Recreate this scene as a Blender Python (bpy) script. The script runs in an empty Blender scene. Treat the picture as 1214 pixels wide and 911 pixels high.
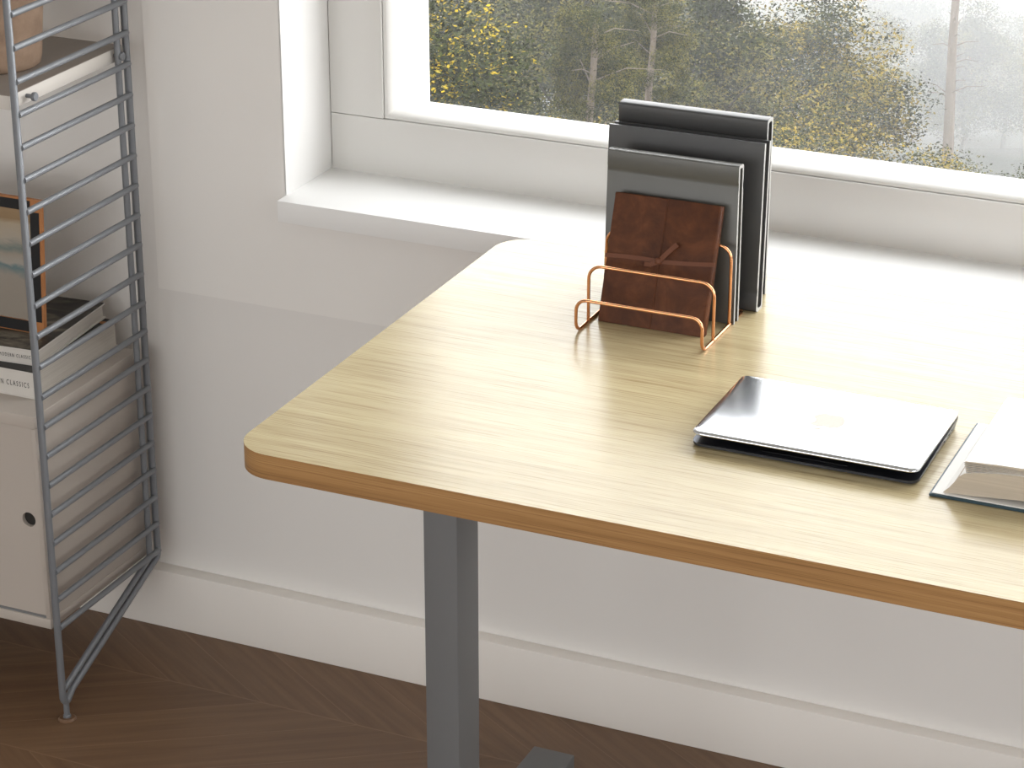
import bpy, bmesh, math, random
from mathutils import Vector, Matrix
S = 1.25                      # all plan dimensions below are multiplied by S to give metres
C = bpy.context.scene.collection
random.seed(7)
PI = math.pi

# ------------------------------------------------------------------ helpers
def finish(bm, name, mat, parent=None, origin=(0, 0, 0), smooth=None, scale=S):
    """link bm (plan units, world coordinates) as ONE object; origin in plan units"""
    og = Vector(origin)
    if parent is not None:
        og = Vector(parent['_o']) if '_o' in parent else og
    for v in bm.verts:
        v.co = (v.co - og) * scale
    me = bpy.data.meshes.new(name)
    bmesh.ops.recalc_face_normals(bm, faces=bm.faces)
    bm.to_mesh(me); bm.free()
    me.materials.append(mat)
    if smooth is not None:
        for p in me.polygons: p.use_smooth = True
        me.set_sharp_from_angle(angle=math.radians(smooth))
    o = bpy.data.objects.new(name, me); C.objects.link(o)
    if parent is not None: 
        o.parent = parent
    else:
        o.location = og * S
    o['_o'] = tuple(og)
    return o

def thing(name, origin, label, cat, group=None):
    o = bpy.data.objects.new(name, None); C.objects.link(o)
    o.empty_display_size = .05
    o.location = Vector(origin) * S; o['_o'] = tuple(origin)
    return tag(o, label, cat, group)

def tag(o, label, cat=None, group=None):
    o['label'] = label
    if cat: o['category'] = cat
    if group: o['group'] = group
    return o

def struct(o):
    o['kind'] = 'structure'; return o

def box(bm, x0, x1, y0, y1, z0, z1, bev=0, seg=2, mtx=None):
    vs = [bm.verts.new((x, y, z)) for z in (z0, z1) for y in (y0, y1) for x in (x0, x1)]
    fs = [bm.faces.new([vs[i] for i in q]) for q in ((0,2,3,1),(4,5,7,6),(0,1,5,4),(2,6,7,3),(0,4,6,2),(1,3,7,5))]
    if bev:
        es = {e for f in fs for e in f.edges}
        r = bmesh.ops.bevel(bm, geom=list(es), offset=bev, segments=seg, profile=.5, affect='EDGES', clamp_overlap=True)
        vs = list({v for f in r['faces'] for v in f.verts} | {v for v in vs if v.is_valid})
    if mtx is not None:
        for v in vs: v.co = mtx @ v.co
    return vs

def B(*a, **k):
    bm = bmesh.new(); box(bm, *a, **k); return bm

def prism(bm, pts, z0, z1, bev=0, seg=2):
    """extrude an xy outline"""
    n = len(pts)
    lo = [bm.verts.new((x, y, z0)) for x, y in pts]; hi = [bm.verts.new((x, y, z1)) for x, y in pts]
    fb = bm.faces.new(lo[::-1]); ft = bm.faces.new(hi)
    for i in range(n):
        bm.faces.new((lo[i], lo[(i+1) % n], hi[(i+1) % n], hi[i]))
    if bev:
        es = set(fb.edges) | set(ft.edges)
        bmesh.ops.bevel(bm, geom=list(es), offset=bev, segments=seg, profile=.5, affect='EDGES')

def rrect(x0, x1, y0, y1, r, n=8):
    rs = r if isinstance(r, (list, tuple)) else (r,)*4
    out = []
    for (cx, cy, a0, rr) in ((x1-rs[0], y0+rs[0], -PI/2, rs[0]), (x1-rs[1], y1-rs[1], 0, rs[1]), (x0+rs[2], y1-rs[2], PI/2, rs[2]), (x0+rs[3], y0+rs[3], PI, rs[3])):
        for i in range(n+1):
            a = a0 + PI/2*i/n
            out.append((cx + rr*math.cos(a), cy + rr*math.sin(a)))
    return out

def fillet(pts, r, n=6, closed=False):
    P = [Vector(p) for p in pts]; out = []
    N = len(P)
    for i in range(N):
        if not closed and i in (0, N-1): out.append(P[i]); continue
        a, b, c = P[i-1], P[i], P[(i+1) % N]
        u = (a-b).normalized(); v = (c-b).normalized()
        ang = u.angle(v)
        if ang > PI-.01: out.append(b); continue
        d = min(r/math.tan(ang/2), (a-b).length*.49, (c-b).length*.49); rr = d*math.tan(ang/2)
        cen = b + (u+v).normalized()*(rr/math.sin(ang/2))
        p0 = b+u*d-cen; p1 = b+v*d-cen
        t = p0.angle(p1)
        for k in range(n+1):
            f = k/n
            q = (p0*math.sin((1-f)*t)+p1*math.sin(f*t))/math.sin(t)
            out.append(cen+q)
    return out

def tube(bm, pts, r, n=12, closed=False, caps=True):
    P = [Vector(p) for p in pts]; N = len(P)
    rad = r if isinstance(r, (list, tuple)) else [r]*N
    def tan(i):
        if closed: return (P[(i+1) % N]-P[i-1]).normalized()
        return (P[min(i+1, N-1)]-P[max(i-1, 0)]).normalized()
    t = tan(0); up = Vector((0, 0, 1)) if abs(t.z) < .9 else Vector((1, 0, 0))
    nrm = (up-t*up.dot(t)).normalized(); rings = []
    for i in range(N):
        t = tan(i); nrm = (nrm-t*nrm.dot(t)).normalized(); bi = t.cross(nrm)
        rings.append([bm.verts.new(P[i]+(nrm*math.cos(2*PI*k/n)+bi*math.sin(2*PI*k/n))*rad[i]) for k in range(n)])
    for i in range(N if closed else N-1):
        a, b = rings[i], rings[(i+1) % N]
        for k in range(n): bm.faces.new((a[k], a[(k+1) % n], b[(k+1) % n], b[k]))
    if caps and not closed: bm.faces.new(rings[0][::-1]); bm.faces.new(rings[-1])

def lathe(bm, prof, c, n=40, closed=True):
    rings = []
    for (r, z) in prof:
        if r < 1e-6: rings.append([bm.verts.new((c[0], c[1], c[2]+z))])
        else: rings.append([bm.verts.new((c[0]+r*math.cos(2*PI*k/n), c[1]+r*math.sin(2*PI*k/n), c[2]+z)) for k in range(n)])
    for a, b in zip(rings, rings[1:]):
        for k in range(n):
            q = [a[k % len(a)], a[(k+1) % len(a)], b[(k+1) % len(b)], b[k % len(b)]]
            q = list(dict.fromkeys(q))
            if len(q) > 2: bm.faces.new(q)

def frame_sweep(bm, x0, x1, z0, z1, prof, closed=True):
    """sweep (inset, y) profile round a rectangle in the xz plane"""
    loops = []
    for d, y in prof:
        loops.append([bm.verts.new(p) for p in ((x0+d, y, z0+d), (x1-d, y, z0+d), (x1-d, y, z1-d), (x0+d, y, z1-d))])
    n = len(loops)
    for i in range(n if closed else n-1):
        a, b = loops[i], loops[(i+1) % n]
        for k in range(4): bm.faces.new((a[k], a[(k+1) % 4], b[(k+1) % 4], b[k]))

# ------------------------------------------------------------------ materials
def mat(name, col, rough=.5, metal=0, spec=.5, **k):
    m = bpy.data.materials.new(name); m.use_nodes = True
    b = m.node_tree.nodes['Principled BSDF']
    b.inputs['Base Color'].default_value = (*col, 1); b.inputs['Roughness'].default_value = rough
    b.inputs['Metallic'].default_value = metal; b.inputs['Specular IOR Level'].default_value = spec
    for kk, v in k.items(): b.inputs[kk.replace('_', ' ')].default_value = v
    return m
class NT:
    def __init__(s, m): s.t = m.node_tree; s.b = s.t.nodes.get('Principled BSDF')
    def n(s, typ, **k):
        x = s.t.nodes.new(typ)
        for a, v in k.items(): setattr(x, a, v)
        return x
    def l(s, a, b): s.t.links.new(a, b)
    def val(s, sock, v):
        if hasattr(v, 'is_linked') or isinstance(v, bpy.types.NodeSocket): s.l(v, sock)
        else: sock.default_value = v
    def math(s, op, a, b=0, c=None):
        x = s.n('ShaderNodeMath', operation=op); s.val(x.inputs[0], a); s.val(x.inputs[1], b)
        if c is not None: s.val(x.inputs[2], c)
        return x.outputs[0]
    def mix(s, f, a, b, blend='MIX'):
        x = s.n('ShaderNodeMix', data_type='RGBA', blend_type=blend)
        s.val(x.inputs[0], f); s.val(x.inputs[6], a if not isinstance(a, tuple) else (*a, 1)); s.val(x.inputs[7], b if not isinstance(b, tuple) else (*b, 1))
        return x.outputs[2]
    def coord(s, scale=(1, 1, 1), out='Object', rot=(0, 0, 0)):
        tc = s.n('ShaderNodeTexCoord'); mp = s.n('ShaderNodeMapping')
        mp.inputs['Scale'].default_value = scale; mp.inputs['Rotation'].default_value = rot
        s.l(tc.outputs[out], mp.inputs[0]); return mp.outputs[0]
    def noise(s, vec, scale, detail=3, rough=.5, dist=0):
        x = s.n('ShaderNodeTexNoise'); s.l(vec, x.inputs['Vector'])
        x.inputs['Scale'].default_value = scale; x.inputs['Detail'].default_value = detail
        x.inputs['Roughness'].default_value = rough; x.inputs['Distortion'].default_value = dist
        return x.outputs['Fac']
    def ramp(s, f, stops):
        x = s.n('ShaderNodeValToRGB'); s.l(f, x.inputs[0]); e = x.color_ramp.elements
        while len(e) < len(stops): e.new(.5)
        for i, (p, c) in enumerate(stops): e[i].position = p; e[i].color = (*c, 1) if len(c) == 3 else c
        return x.outputs[0]
    def bump(s, h, strength=.2, dist=.001):
        x = s.n('ShaderNodeBump'); s.l(h, x.inputs['Height']); x.inputs['Strength'].default_value = strength
        x.inputs['Distance'].default_value = dist; s.l(x.outputs[0], s.b.inputs['Normal'])

def paint(name, col, rough=.6, var=.03, bump=.08, sc=60, metal=0, spec=.5):
    m = mat(name, col, rough, metal, spec); t = NT(m); v = t.coord()
    f = t.noise(v, 2.2, 4)
    t.l(t.mix(f, tuple(c*(1-var) for c in col), tuple(min(1, c*(1+var)) for c in col)), t.b.inputs['Base Color'])
    t.bump(t.noise(v, sc, 3), bump, .0006)
    return m

M = {}
M['wall'] = paint('wall_paint', (.80, .78, .755), .75, bump=.15, sc=90)
M['panel'] = paint('wall_panel_paint', (.86, .84, .81), .72, bump=.15, sc=90)
M['base'] = paint('baseboard_paint', (.88, .845, .80), .6)
M['white'] = paint('window_lacquer', (.68, .67, .645), .38, .01, .02)
M['jamb'] = paint('reveal_paint', (.80, .795, .785), .5, .01, .05)
M['sill'] = paint('sill_lacquer', (.92, .92, .91), .4, .01, .02)
M['ceil'] = paint('ceiling_paint', (.8, .8, .79), .8)
M['outwall'] = paint('exterior_render', (.8, .8, .8), .8)
M['leg'] = paint('desk_frame_coating', (.15, .152, .155), .55, .03, .15, 400)
M['rod'] = paint('rack_coating', (.21, .222, .24), .42, .03, .0, 400, .35)
M['cab'] = paint('cabinet_lacquer', (.47, .42, .375), .55, .02)
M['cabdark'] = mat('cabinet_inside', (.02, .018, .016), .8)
M['track'] = mat('cabinet_track', (.22, .23, .24), .4, .3)
M['shelf'] = paint('shelf_lacquer', (.62, .585, .54), .5, .02)
M['litedge'] = mat('window_lit_edge', (.42, .42, .405), .5)  # light tone for cover edges: window light put into the colour
M['shadetop'] = paint('shaded_shelf_top', (.27, .235, .205), .6)  # dark tone for the shelf top: shade put into the colour
M['copper'] = mat('polished_copper', (.74, .36, .18), .06, 1)
M['black'] = mat('black_plastic', (.012, .012, .014), .35)
M['alu'] = mat('silver_aluminium', (.70, .72, .75), .17, 1)
M['alushade'] = mat('shaded_aluminium_base', (.07, .075, .09), .3, .8)  # same aluminium darkened: shade on the base put into the colour
M['glassblack'] = mat('screen_glass', (.01, .01, .012), .1)
M['logo'] = mat('logo_inlay', (.66, .61, .55), .6, 0, .08)
M['paper'] = mat('page_paper', (.86, .85, .82), .8)
M['teal'] = mat('teal_cloth', (.022, .05, .066), .5)
M['orange'] = paint('orange_wood', (.42, .17, .055), .5, .1)
M['blackin'] = mat('black_inlay', (.006, .006, .007), .7)
M['whitecover'] = paint('white_cover', (.62, .59, .55), .5, .02)
M['ink'] = mat('black_ink', (.02, .02, .02), .6)
M['foot'] = mat('clear_foot', (.16, .09, .05), .35)

def grey_cloth(name, col):
    m = mat(name, col, .34, 0, .6); t = NT(m); v = t.coord()
    t.bump(t.noise(v, 900, 2), .25, .0004)
    t.l(t.mix(t.noise(v, 5, 3), tuple(c*.93 for c in col), tuple(c*1.07 for c in col)), t.b.inputs['Base Color'])
    t.b.inputs['Sheen Weight'].default_value = .0
    return m
M['bookA'] = grey_cloth('grey_book_cloth', (.078, .076, .068))
M['bookB'] = grey_cloth('dark_grey_book_cloth', (.058, .058, .060))
M['bookC'] = grey_cloth('charcoal_book_cloth', (.050, .050, .050))
m = mat('dark_grey_pages', (.16, .16, .155), .8); t = NT(m)
v = t.coord((1, 900, 1)); f = t.noise(v, 1.5, 2)
t.l(t.mix(f, (.06, .06, .058), (.24, .235, .225)), t.b.inputs['Base Color']); M['greypages'] = m
# page edges: thin layers stacked in z
m = mat('page_edges', (.6, .56, .5), .8); t = NT(m)
v = t.coord((6, 6, 900)); f = t.noise(v, 1.2, 2)
t.l(t.mix(f, (.36, .33, .29), (.72, .68, .62)), t.b.inputs['Base Color']); M['edges'] = m
m = mat('beige_page_edges', (.5, .43, .34), .8); t = NT(m)
v = t.coord((3, 3, 500)); f = t.noise(v, 1.2, 2)
t.l(t.mix(f, (.40, .34, .27), (.56, .49, .40)), t.b.inputs['Base Color']); M['beige'] = m
# leather
m = mat('brown_leather', (.2, .07, .03), .5); t = NT(m); v = t.coord()
f = t.noise(v, 16, 8, .65, .4)
c = t.ramp(f, [(.3, (.040, .011, .004)), (.5, (.088, .027, .008)), (.72, (.16, .054, .018))])
t.l(c, t.b.inputs['Base Color']); t.bump(t.noise(v, 420, 6), .35, .0008); t.b.inputs['Specular IOR Level'].default_value = .22; M['leather'] = m
m2 = mat('leather_strap', (.13, .043, .018), .5, 0, .3); M['strap'] = m2
# pot clay
m = mat('beige_clay', (.33, .22, .15), .85); t = NT(m); v = t.coord()
c = t.ramp(t.noise(v, 26, 8, .7), [(.3, (.25, .165, .115)), (.55, (.34, .235, .165)), (.75, (.40, .28, .20))])
t.l(c, t.b.inputs['Base Color']); t.bump(t.noise(v, 120, 5), .4, .001); M['clay'] = m
# cover art (dark stormy pattern)
m = mat('dark_cover_art', (.1, .1, .1), .5); t = NT(m); v = t.coord((7, 13, 1))
c = t.ramp(t.noise(v, 1.1, 5, .55, 1.8), [(.36, (.008, .008, .008)), (.48, (.035, .032, .026)), (.56, (.13, .11, .085)), (.68, (.26, .23, .18))])
t.l(c, t.b.inputs['Base Color']); M['art'] = m
# beach print
m = mat('beach_print', (.3, .25, .2), .6); t = NT(m)
tc = t.n('ShaderNodeTexCoord'); sp = t.n('ShaderNodeSeparateXYZ'); t.l(tc.outputs['Object'], sp.inputs[0])
nz = t.noise(t.coord((3, 1, 9)), 3, 5, .6, .6)
h = t.math('ADD', t.math('MULTIPLY', sp.outputs[2], 1/(.19*S)), t.math('MULTIPLY', t.math('SUBTRACT', nz, .5), .22))
c = t.ramp(h, [(0, (.27, .235, .195)), (.40, (.28, .245, .205)), (.47, (.11, .17, .18)), (.50, (.33, .30, .26)), (.56, (.30, .26, .21)), (.61, (.15, .18, .165)), (.66, (.36, .31, .25)), (.76, (.38, .31, .22)), (.80, (.26, .17, .085)), (1, (.34, .235, .13))])
t.l(c, t.b.inputs['Base Color']); M['print'] = m

def wood(name, dark, mid, light, rough, gs=1.0, edge=False):
    m = mat(name, mid, rough); t = NT(m)
    if edge: v1 = t.coord((1.2, 1.2, 55)); v2 = t.coord((3, 3, 420))
    else: v1 = t.coord((1.0, 26, 26)); v2 = t.coord((4.5, 300, 200))
    a = t.noise(v1, 1.6*gs, 5, .6, .5); b = t.noise(v2, 1.4*gs, 4, .65)
    c = t.ramp(a, [(.25, dark), (.5, mid), (.78, light)])
    c2 = t.ramp(b, [(.36, (.60, .53, .43)), (.50, (1, 1, 1)), (1, (1.0, 1.0, 1.0))])
    t.l(t.mix(.8, c, c2, 'MULTIPLY'), t.b.inputs['Base Color'])
    t.bump(b, .10, .0004)
    rr = t.math('MULTIPLY_ADD', b, .10, rough-.05); t.l(rr, t.b.inputs['Roughness'])
    return m
M['oak'] = wood('oak_top', (.405, .325, .180), (.50, .415, .245), (.565, .485, .29), .23)
M['oak'].node_tree.nodes['Principled BSDF'].inputs['Coat Weight'].default_value = .0
M['oak'].node_tree.nodes['Principled BSDF'].inputs['Specular IOR Level'].default_value = .34
M['oak'].node_tree.nodes['Principled BSDF'].inputs['Coat Roughness'].default_value = .2
M['oakedge'] = wood('warm_lit_oak_edge', (.27, .135, .043), (.35, .185, .064), (.44, .25, .095), .5, edge=True)  # same oak, warm room light on the edge put into the colour

# chevron floor, planks drawn by node maths in metres
m = mat('chevron_oak_floor', (.1, .05, .03), .42); t = NT(m)
tc = t.n('ShaderNodeTexCoord'); sp = t.n('ShaderNodeSeparateXYZ'); t.l(tc.outputs['Object'], sp.inputs[0])
W = .24*S; PW = .150*S
yy = t.math('DIVIDE', t.math('ADD', sp.outputs[1], .153*S + 40*W), W)
col = t.math('FLOOR', yy); fr = t.math('FRACT', yy)
par = t.math('MODULO', col, 2)
sgn = t.math('MULTIPLY_ADD', par, -2, 1)
vy = t.math('MULTIPLY', fr, W)
# even/odd columns lean opposite ways and meet on the seam
sk = t.math('MULTIPLY', t.math('MULTIPLY', vy, math.tan(math.radians(57.5))), sgn)
off = t.math('MULTIPLY', par, W*math.tan(math.radians(57.5)))
u = t.math('DIVIDE', t.math('ADD', t.math('ADD', t.math('ADD', sp.outputs[0], sk), off), 20.042*S), PW)
pid = t.math('FLOOR', u); pf = t.math('FRACT', u)
e1 = t.math('MINIMUM', pf, t.math('SUBTRACT', 1, pf)); e2 = t.math('MINIMUM', fr, t.math('SUBTRACT', 1, fr))
gap = t.math('MAXIMUM', t.math('LESS_THAN', e1, .008), t.math('LESS_THAN', e2, .005))
cmb = t.n('ShaderNodeCombineXYZ'); t.l(pid, cmb.inputs[0]); t.l(col, cmb.inputs[1])
wn = t.n('ShaderNodeTexWhiteNoise'); t.l(cmb.outputs[0], wn.inputs[0])
# grain runs along each plank
ang = math.radians(32.5)
gx = t.math('ADD', t.math('MULTIPLY', sp.outputs[0], math.cos(ang)), t.math('MULTIPLY', t.math('MULTIPLY', sp.outputs[1], t.math('MULTIPLY', sgn, -1)), math.sin(ang)))
gy = t.math('ADD', t.math('MULTIPLY', t.math('MULTIPLY', sp.outputs[0], sgn), math.sin(ang)), t.math('MULTIPLY', sp.outputs[1], math.cos(ang)))
g = t.n('ShaderNodeCombineXYZ'); t.l(t.math('MULTIPLY', gx, 3), g.inputs[0]); t.l(t.math('MULTIPLY', gy, 60), g.inputs[1]); t.l(t.math('MULTIPLY', wn.outputs[0], 30), g.inputs[2])
gn = t.noise(g.outputs[0], 1, 5, .6, .4)
c = t.ramp(gn, [(.3, (.135, .073, .038)), (.55, (.175, .100, .054)), (.8, (.215, .128, .072))])
c = t.mix(t.math('MULTIPLY', wn.outputs[0], .35), c, (.115, .060, .032))
c = t.mix(t.math('MULTIPLY', gap, .55), c, (.25, .155, .092))
t.l(c, t.b.inputs['Base Color']); t.bump(t.math('SUBTRACT', gn, t.math('MULTIPLY', gap, 1.5)), .25, .0008)
M['floor'] = m

# window glass: clear pane with a film of fine drizzle and dust that also paints in haze
m = bpy.data.materials.new('dusty_hazy_glass'); m.use_nodes = True; t = NT(m); t.t.nodes.remove(t.b)
out = t.t.nodes['Material Output']
tr = t.n('ShaderNodeBsdfTransparent'); gl = t.n('ShaderNodeBsdfGlossy'); gl.inputs['Roughness'].default_value = .02
tl = t.n('ShaderNodeBsdfTranslucent'); tl.inputs[0].default_value = (.95, .95, .95, 1)
fz = t.n('ShaderNodeFresnel'); bf = t.n('ShaderNodeNewGeometry'); t.l(t.math('MULTIPLY_ADD', bf.outputs['Backfacing'], 1/1.25-1.25, 1.25), fz.inputs[0])
m1 = t.n('ShaderNodeMixShader'); t.l(fz.outputs[0], m1.inputs[0]); t.l(tr.outputs[0], m1.inputs[1]); t.l(gl.outputs[0], m1.inputs[2])
v = t.coord()
spk = t.ramp(t.noise(v, 420, 2, .8), [(.40, (0, 0, 0)), (.75, (1, 1, 1))])
big = t.ramp(t.noise(v, 2.2, 3), [(.3, (.35, .35, .35)), (.75, (1, 1, 1))])
fac = t.math('ADD', t.math('MULTIPLY', t.math('MULTIPLY', spk, big), .026), .002)
m2 = t.n('ShaderNodeMixShader'); t.l(fac, m2.inputs[0]); t.l(m1.outputs[0], m2.inputs[1]); t.l(tl.outputs[0], m2.inputs[2])
t.l(m2.outputs[0], out.inputs[0]); M['glass'] = m
m = bpy.data.materials.new('clear_glass'); m.use_nodes = True; t = NT(m); t.t.nodes.remove(t.b)
tr = t.n('ShaderNodeBsdfTransparent'); gl = t.n('ShaderNodeBsdfGlossy'); fz = t.n('ShaderNodeFresnel'); bf = t.n('ShaderNodeNewGeometry'); t.l(t.math('MULTIPLY_ADD', bf.outputs['Backfacing'], 1/1.25-1.25, 1.25), fz.inputs[0])
m1 = t.n('ShaderNodeMixShader'); t.l(fz.outputs[0], m1.inputs[0]); t.l(tr.outputs[0], m1.inputs[1]); t.l(gl.outputs[0], m1.inputs[2])
t.l(m1.outputs[0], t.t.nodes['Material Output'].inputs[0]); M['clear'] = m

def leafmat(name, greens, yellow, ythr):
    m = mat(name, greens[0], .8, 0, .05); t = NT(m); v = t.coord()
    g = t.n('ShaderNodeNewGeometry')
    rnd = g.outputs['Random Per Island']
    c = t.mix(rnd, greens[0], greens[1])
    patch = t.noise(v, .55, 3, .6)
    f = t.math('GREATER_THAN', t.math('ADD', patch, t.math('MULTIPLY', t.math('SUBTRACT', rnd, .5), .35)), ythr)
    y2 = t.mix(t.math('FRACT', t.math('MULTIPLY', rnd, 7.3)), yellow[0], yellow[1])
    t.l(t.mix(f, c, y2), t.b.inputs['Base Color'])
    return m
DG = ((.003, .005, .001), (.036, .043, .006)); GG = ((.006, .009, .003), (.052, .056, .014))
YY = ((.42, .29, .012), (.22, .17, .015)); OY = ((.26, .18, .028), (.15, .125, .026)); PY = ((.14, .115, .025), (.09, .09, .022))
M['leafgold'] = leafmat('golden_leaves', DG, YY, .665)
M['leafdark'] = leafmat('dark_leaves', DG, PY, .60)
M['leafgrey'] = leafmat('grey_green_leaves', GG, PY, .56)
M['leafochre'] = leafmat('ochre_leaves', GG, OY, .55)
M['bark'] = paint('bark', (.05, .042, .034), .9, .2, .5, 8)
M['palebark'] = paint('pale_bark', (.17, .135, .105), .9, .25, .5, 8)
M['ground'] = paint('forest_floor', (.018, .02, .010), .95, .4, .2, 3, 0, 0)

# ------------------------------------------------------------------ room shell
XL, XR, YB, ZT = -1.7, 2.9, -3.6, 2.35
OX0, OX1, OZ0, OZ1 = -.261, 2.66, .668, 2.08       # window opening
DY = .25                                            # outer face of the wall
struct(finish(B(XL-.1, XR+.1, YB-.1, DY, -.06, 0), 'floor', M['floor']))
struct(finish(B(XL-.1, XR+.1, YB-.1, DY, ZT, ZT+.08), 'ceiling', M['ceil']))
PX, PZ = -.470, .532
bm = bmesh.new()
box(bm, XL-.1, OX0, .004, DY, 0, ZT); box(bm, OX1, XR+.1, .004, DY, 0, ZT)
box(bm, OX0, OX1, .004, DY, 0, OZ0); box(bm, OX0, OX1, .004, DY, OZ1, ZT)
struct(finish(bm, 'wall_back', M['wall']))
bm = bmesh.new()                                    # raised plaster panel round the window
box(bm, PX, OX0, 0, .004, PZ, ZT-.1); box(bm, OX0, OX1, 0, .004, PZ, OZ0); box(bm, OX0, OX1, 0, .004, OZ1, ZT-.1)
box(bm, OX1, OX1+.12, 0, .004, PZ, ZT-.1)
struct(finish(bm, 'trim_1', M['panel']))
bm = bmesh.new()                                    # white plaster lining of the opening
box(bm, OX0-.0005, OX0+.0015, .0, .131, .698, OZ1); box(bm, OX1-.0015, OX1+.0005, .0, .131, .698, OZ1); box(bm, OX0, OX1, .0, .131, OZ1-.002, OZ1)
struct(finish(bm, 'trim_2', M['jamb']))
struct(finish(B(XL-.1, XL, YB-.1, DY, 0, ZT), 'wall_left', M['ceil']))
# right wall with an unseen window opening added for fill light
WY0, WY1, WZ0, WZ1 = -2.9, -.7, .7, 1.85
bm = bmesh.new()
box(bm, XR, XR+.1, YB-.1, WY0, 0, ZT); box(bm, XR, XR+.1, WY1, DY, 0, ZT)
box(bm, XR, XR+.1, WY0, WY1, 0, WZ0); box(bm, XR, XR+.1, WY0, WY1, WZ1, ZT)
struct(finish(bm, 'wall_right', M['ceil']))
# front wall (behind the camera) with an unseen opening added to fill the room with light
FX0, FX1, FZ0, FZ1 = -1.2, 1.6, .75, 1.9
bm = bmesh.new()
box(bm, XL-.1, FX0, YB-.1, YB, 0, ZT); box(bm, FX1, XR+.1, YB-.1, YB, 0, ZT)
box(bm, FX0, FX1, YB-.1, YB, 0, FZ0); box(bm, FX0, FX1, YB-.1, YB, FZ1, ZT)
struct(finish(bm, 'wall_front', M['ceil']))
# baseboard
bm = bmesh.new(); box(bm, XL, XR, -.020, .004, 0, .094, .0015)
struct(finish(bm, 'baseboard_back', M['base'], smooth=40))
struct(finish(B(XL, XL+.02, YB, -.02, 0, .094, bev=.0015), 'baseboard_left', M['base']))
struct(finish(B(XR-.02, XR, YB, -.02, 0, .094, bev=.0015), 'baseboard_right', M['base']))
# sill board
struct(finish(B(OX0, OX1, -.024, .132, .668, .698, bev=.0012), 'trim_3', M['sill'], smooth=40))

# window_1 : the big fixed window
w = bpy.data.objects.new('window_1', None); C.objects.link(w); w.location = (0, .131*S, .698*S); w['_o'] = (0, .131, .698); struct(w)
SX0, SX1, SZ0, SZ1 = -.177, OX1-.084, .779, OZ1-.083
finish(B(OX0+.0018, OX1-.0018, .131, .1995, .6975, SZ0-.0012, bev=.0012), 'bottom_rail', M['white'], w, smooth=40)
finish(B(OX0+.0018, OX1-.0018, .131, DY, SZ1+.001, OZ1-.002, bev=.0012), 'top_rail', M['white'], w)
for a, b in ((OX0+.0018, SX0-.0012), (SX1+.0012, OX1-.0018)):
    finish(B(a, b, .131, DY, SZ0-.0006, SZ1+.0004, bev=.0012), 'stile', M['white'], w, smooth=40)
bm = bmesh.new()
prof = [(0.000, .20), (0.000, .1335)]
R1, R2 = .0115, .034
for i in range(9):
    a = PI/2*i/8; prof.append((R1*math.sin(a)*1.0, .1335+R2*(1-math.cos(a))))
prof += [(R1, .1885), (R1-.002, .1995)]
frame_sweep(bm, SX0, SX1, SZ0, SZ1, prof)
finish(bm, 'sash_bead', M['white'], w, smooth=50)
bm = bmesh.new()                                     # outer jambs and head beyond the glass
box(bm, SX0-.004, SX0+R1+.0005, .1895, DY-.0005, SZ0-.012, SZ1); box(bm, SX1-R1-.0005, SX1+.004, .1895, DY-.0005, SZ0-.012, SZ1); box(bm, SX0, SX1, .1895, DY-.0005, SZ1-R1, SZ1+.004)
finish(bm, 'outer_jamb', M['jamb'], w)
finish(B(SX0+.008, SX1-.008, .1835, .1865, SZ0+.008, SZ1-.008), 'pane', M['glass'], w)
# fill_window_2, fill_window_3 unseen, added to bring in fill light
for nm, dims, ax in (('fill_window_2', (WY0, WY1, WZ0, WZ1), 'x'), ('fill_window_3', (FX0, FX1, FZ0, FZ1), 'y')):
    a, b, c0, c1 = dims
    w2 = bpy.data.objects.new(nm, None); C.objects.link(w2); w2['_o'] = (0, 0, 0); struct(w2)
    def slab(u0, u1, z0, z1, t0=.03, t1=.07):
        if ax == 'x': return B(XR+t0, XR+t1, u0, u1, z0, z1, bev=.002)
        return B(u0, u1, YB-t1, YB-t0, z0, z1, bev=.002)
    for (u0, u1, z0, z1) in ((a, a+.05, c0, c1), (b-.05, b, c0, c1), ((a+b)/2-.025, (a+b)/2+.025, c0+.05, c1-.05)):
        finish(slab(u0, u1, z0, z1), 'stile', M['white'], w2)
    for (z0, z1) in ((c0, c0+.05), (c1-.05, c1)):
        finish(slab(a+.05, b-.05, z0, z1), 'fill_window_rail', M['white'], w2)
    finish(slab(a+.05, b-.05, c0+.05, c1-.05, .048, .052), 'pane', M['clear'], w2)

# ------------------------------------------------------------------ desk
DX0, DX1, DF, DB, DH, DT = .126, 1.42, -.820, -.131, .740, .027
d = thing('desk', (.77, -.475, 0), 'pale oak sit-stand desk with rounded corners and grey metal legs', 'desk')
bm = bmesh.new()
prism(bm, rrect(DX0, DX1, DF, DB, .042, 10), DH-DT, DH, .0014, 2)
for f in bm.faces: f.material_index = 0 if f.normal.z > .9 else 1
o = finish(bm, 'desktop', M['oak'], d, smooth=35)
o.data.materials.append(M['oakedge'])
for p in o.data.polygons: p.material_index = 0 if p.normal.z > .5 else 1
for cx in (.2105, 1.33):
    lg = finish(B(cx-.0215, cx+.0215, -.510, -.452, .047, DH-DT-.0065, bev=.0025), 'leg', M['leg'], d, smooth=40)
    finish(B(cx-.0185, cx+.0185, -.508, -.454, DH-DT-.0065, DH-DT, bev=.001), 'leg_plate', M['leg'], lg)
    finish(B(cx-.029, cx+.029, -.79, -.173, .006, .0465, bev=.0018), 'foot', M['leg'], d, smooth=40)
    for fy in (-.76, -.2):
        bm = bmesh.new(); lathe(bm, [(0, 0), (.016, 0), (.016, .0062), (0, .0062)], (cx, fy, 0), 20)
        finish(bm, 'foot_pad', M['black'], d)
finish(B(.232, 1.308, -.50, -.462, DH-DT-.04, DH-DT-.0005, bev=.002), 'crossbeam', M['leg'], d)

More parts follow.
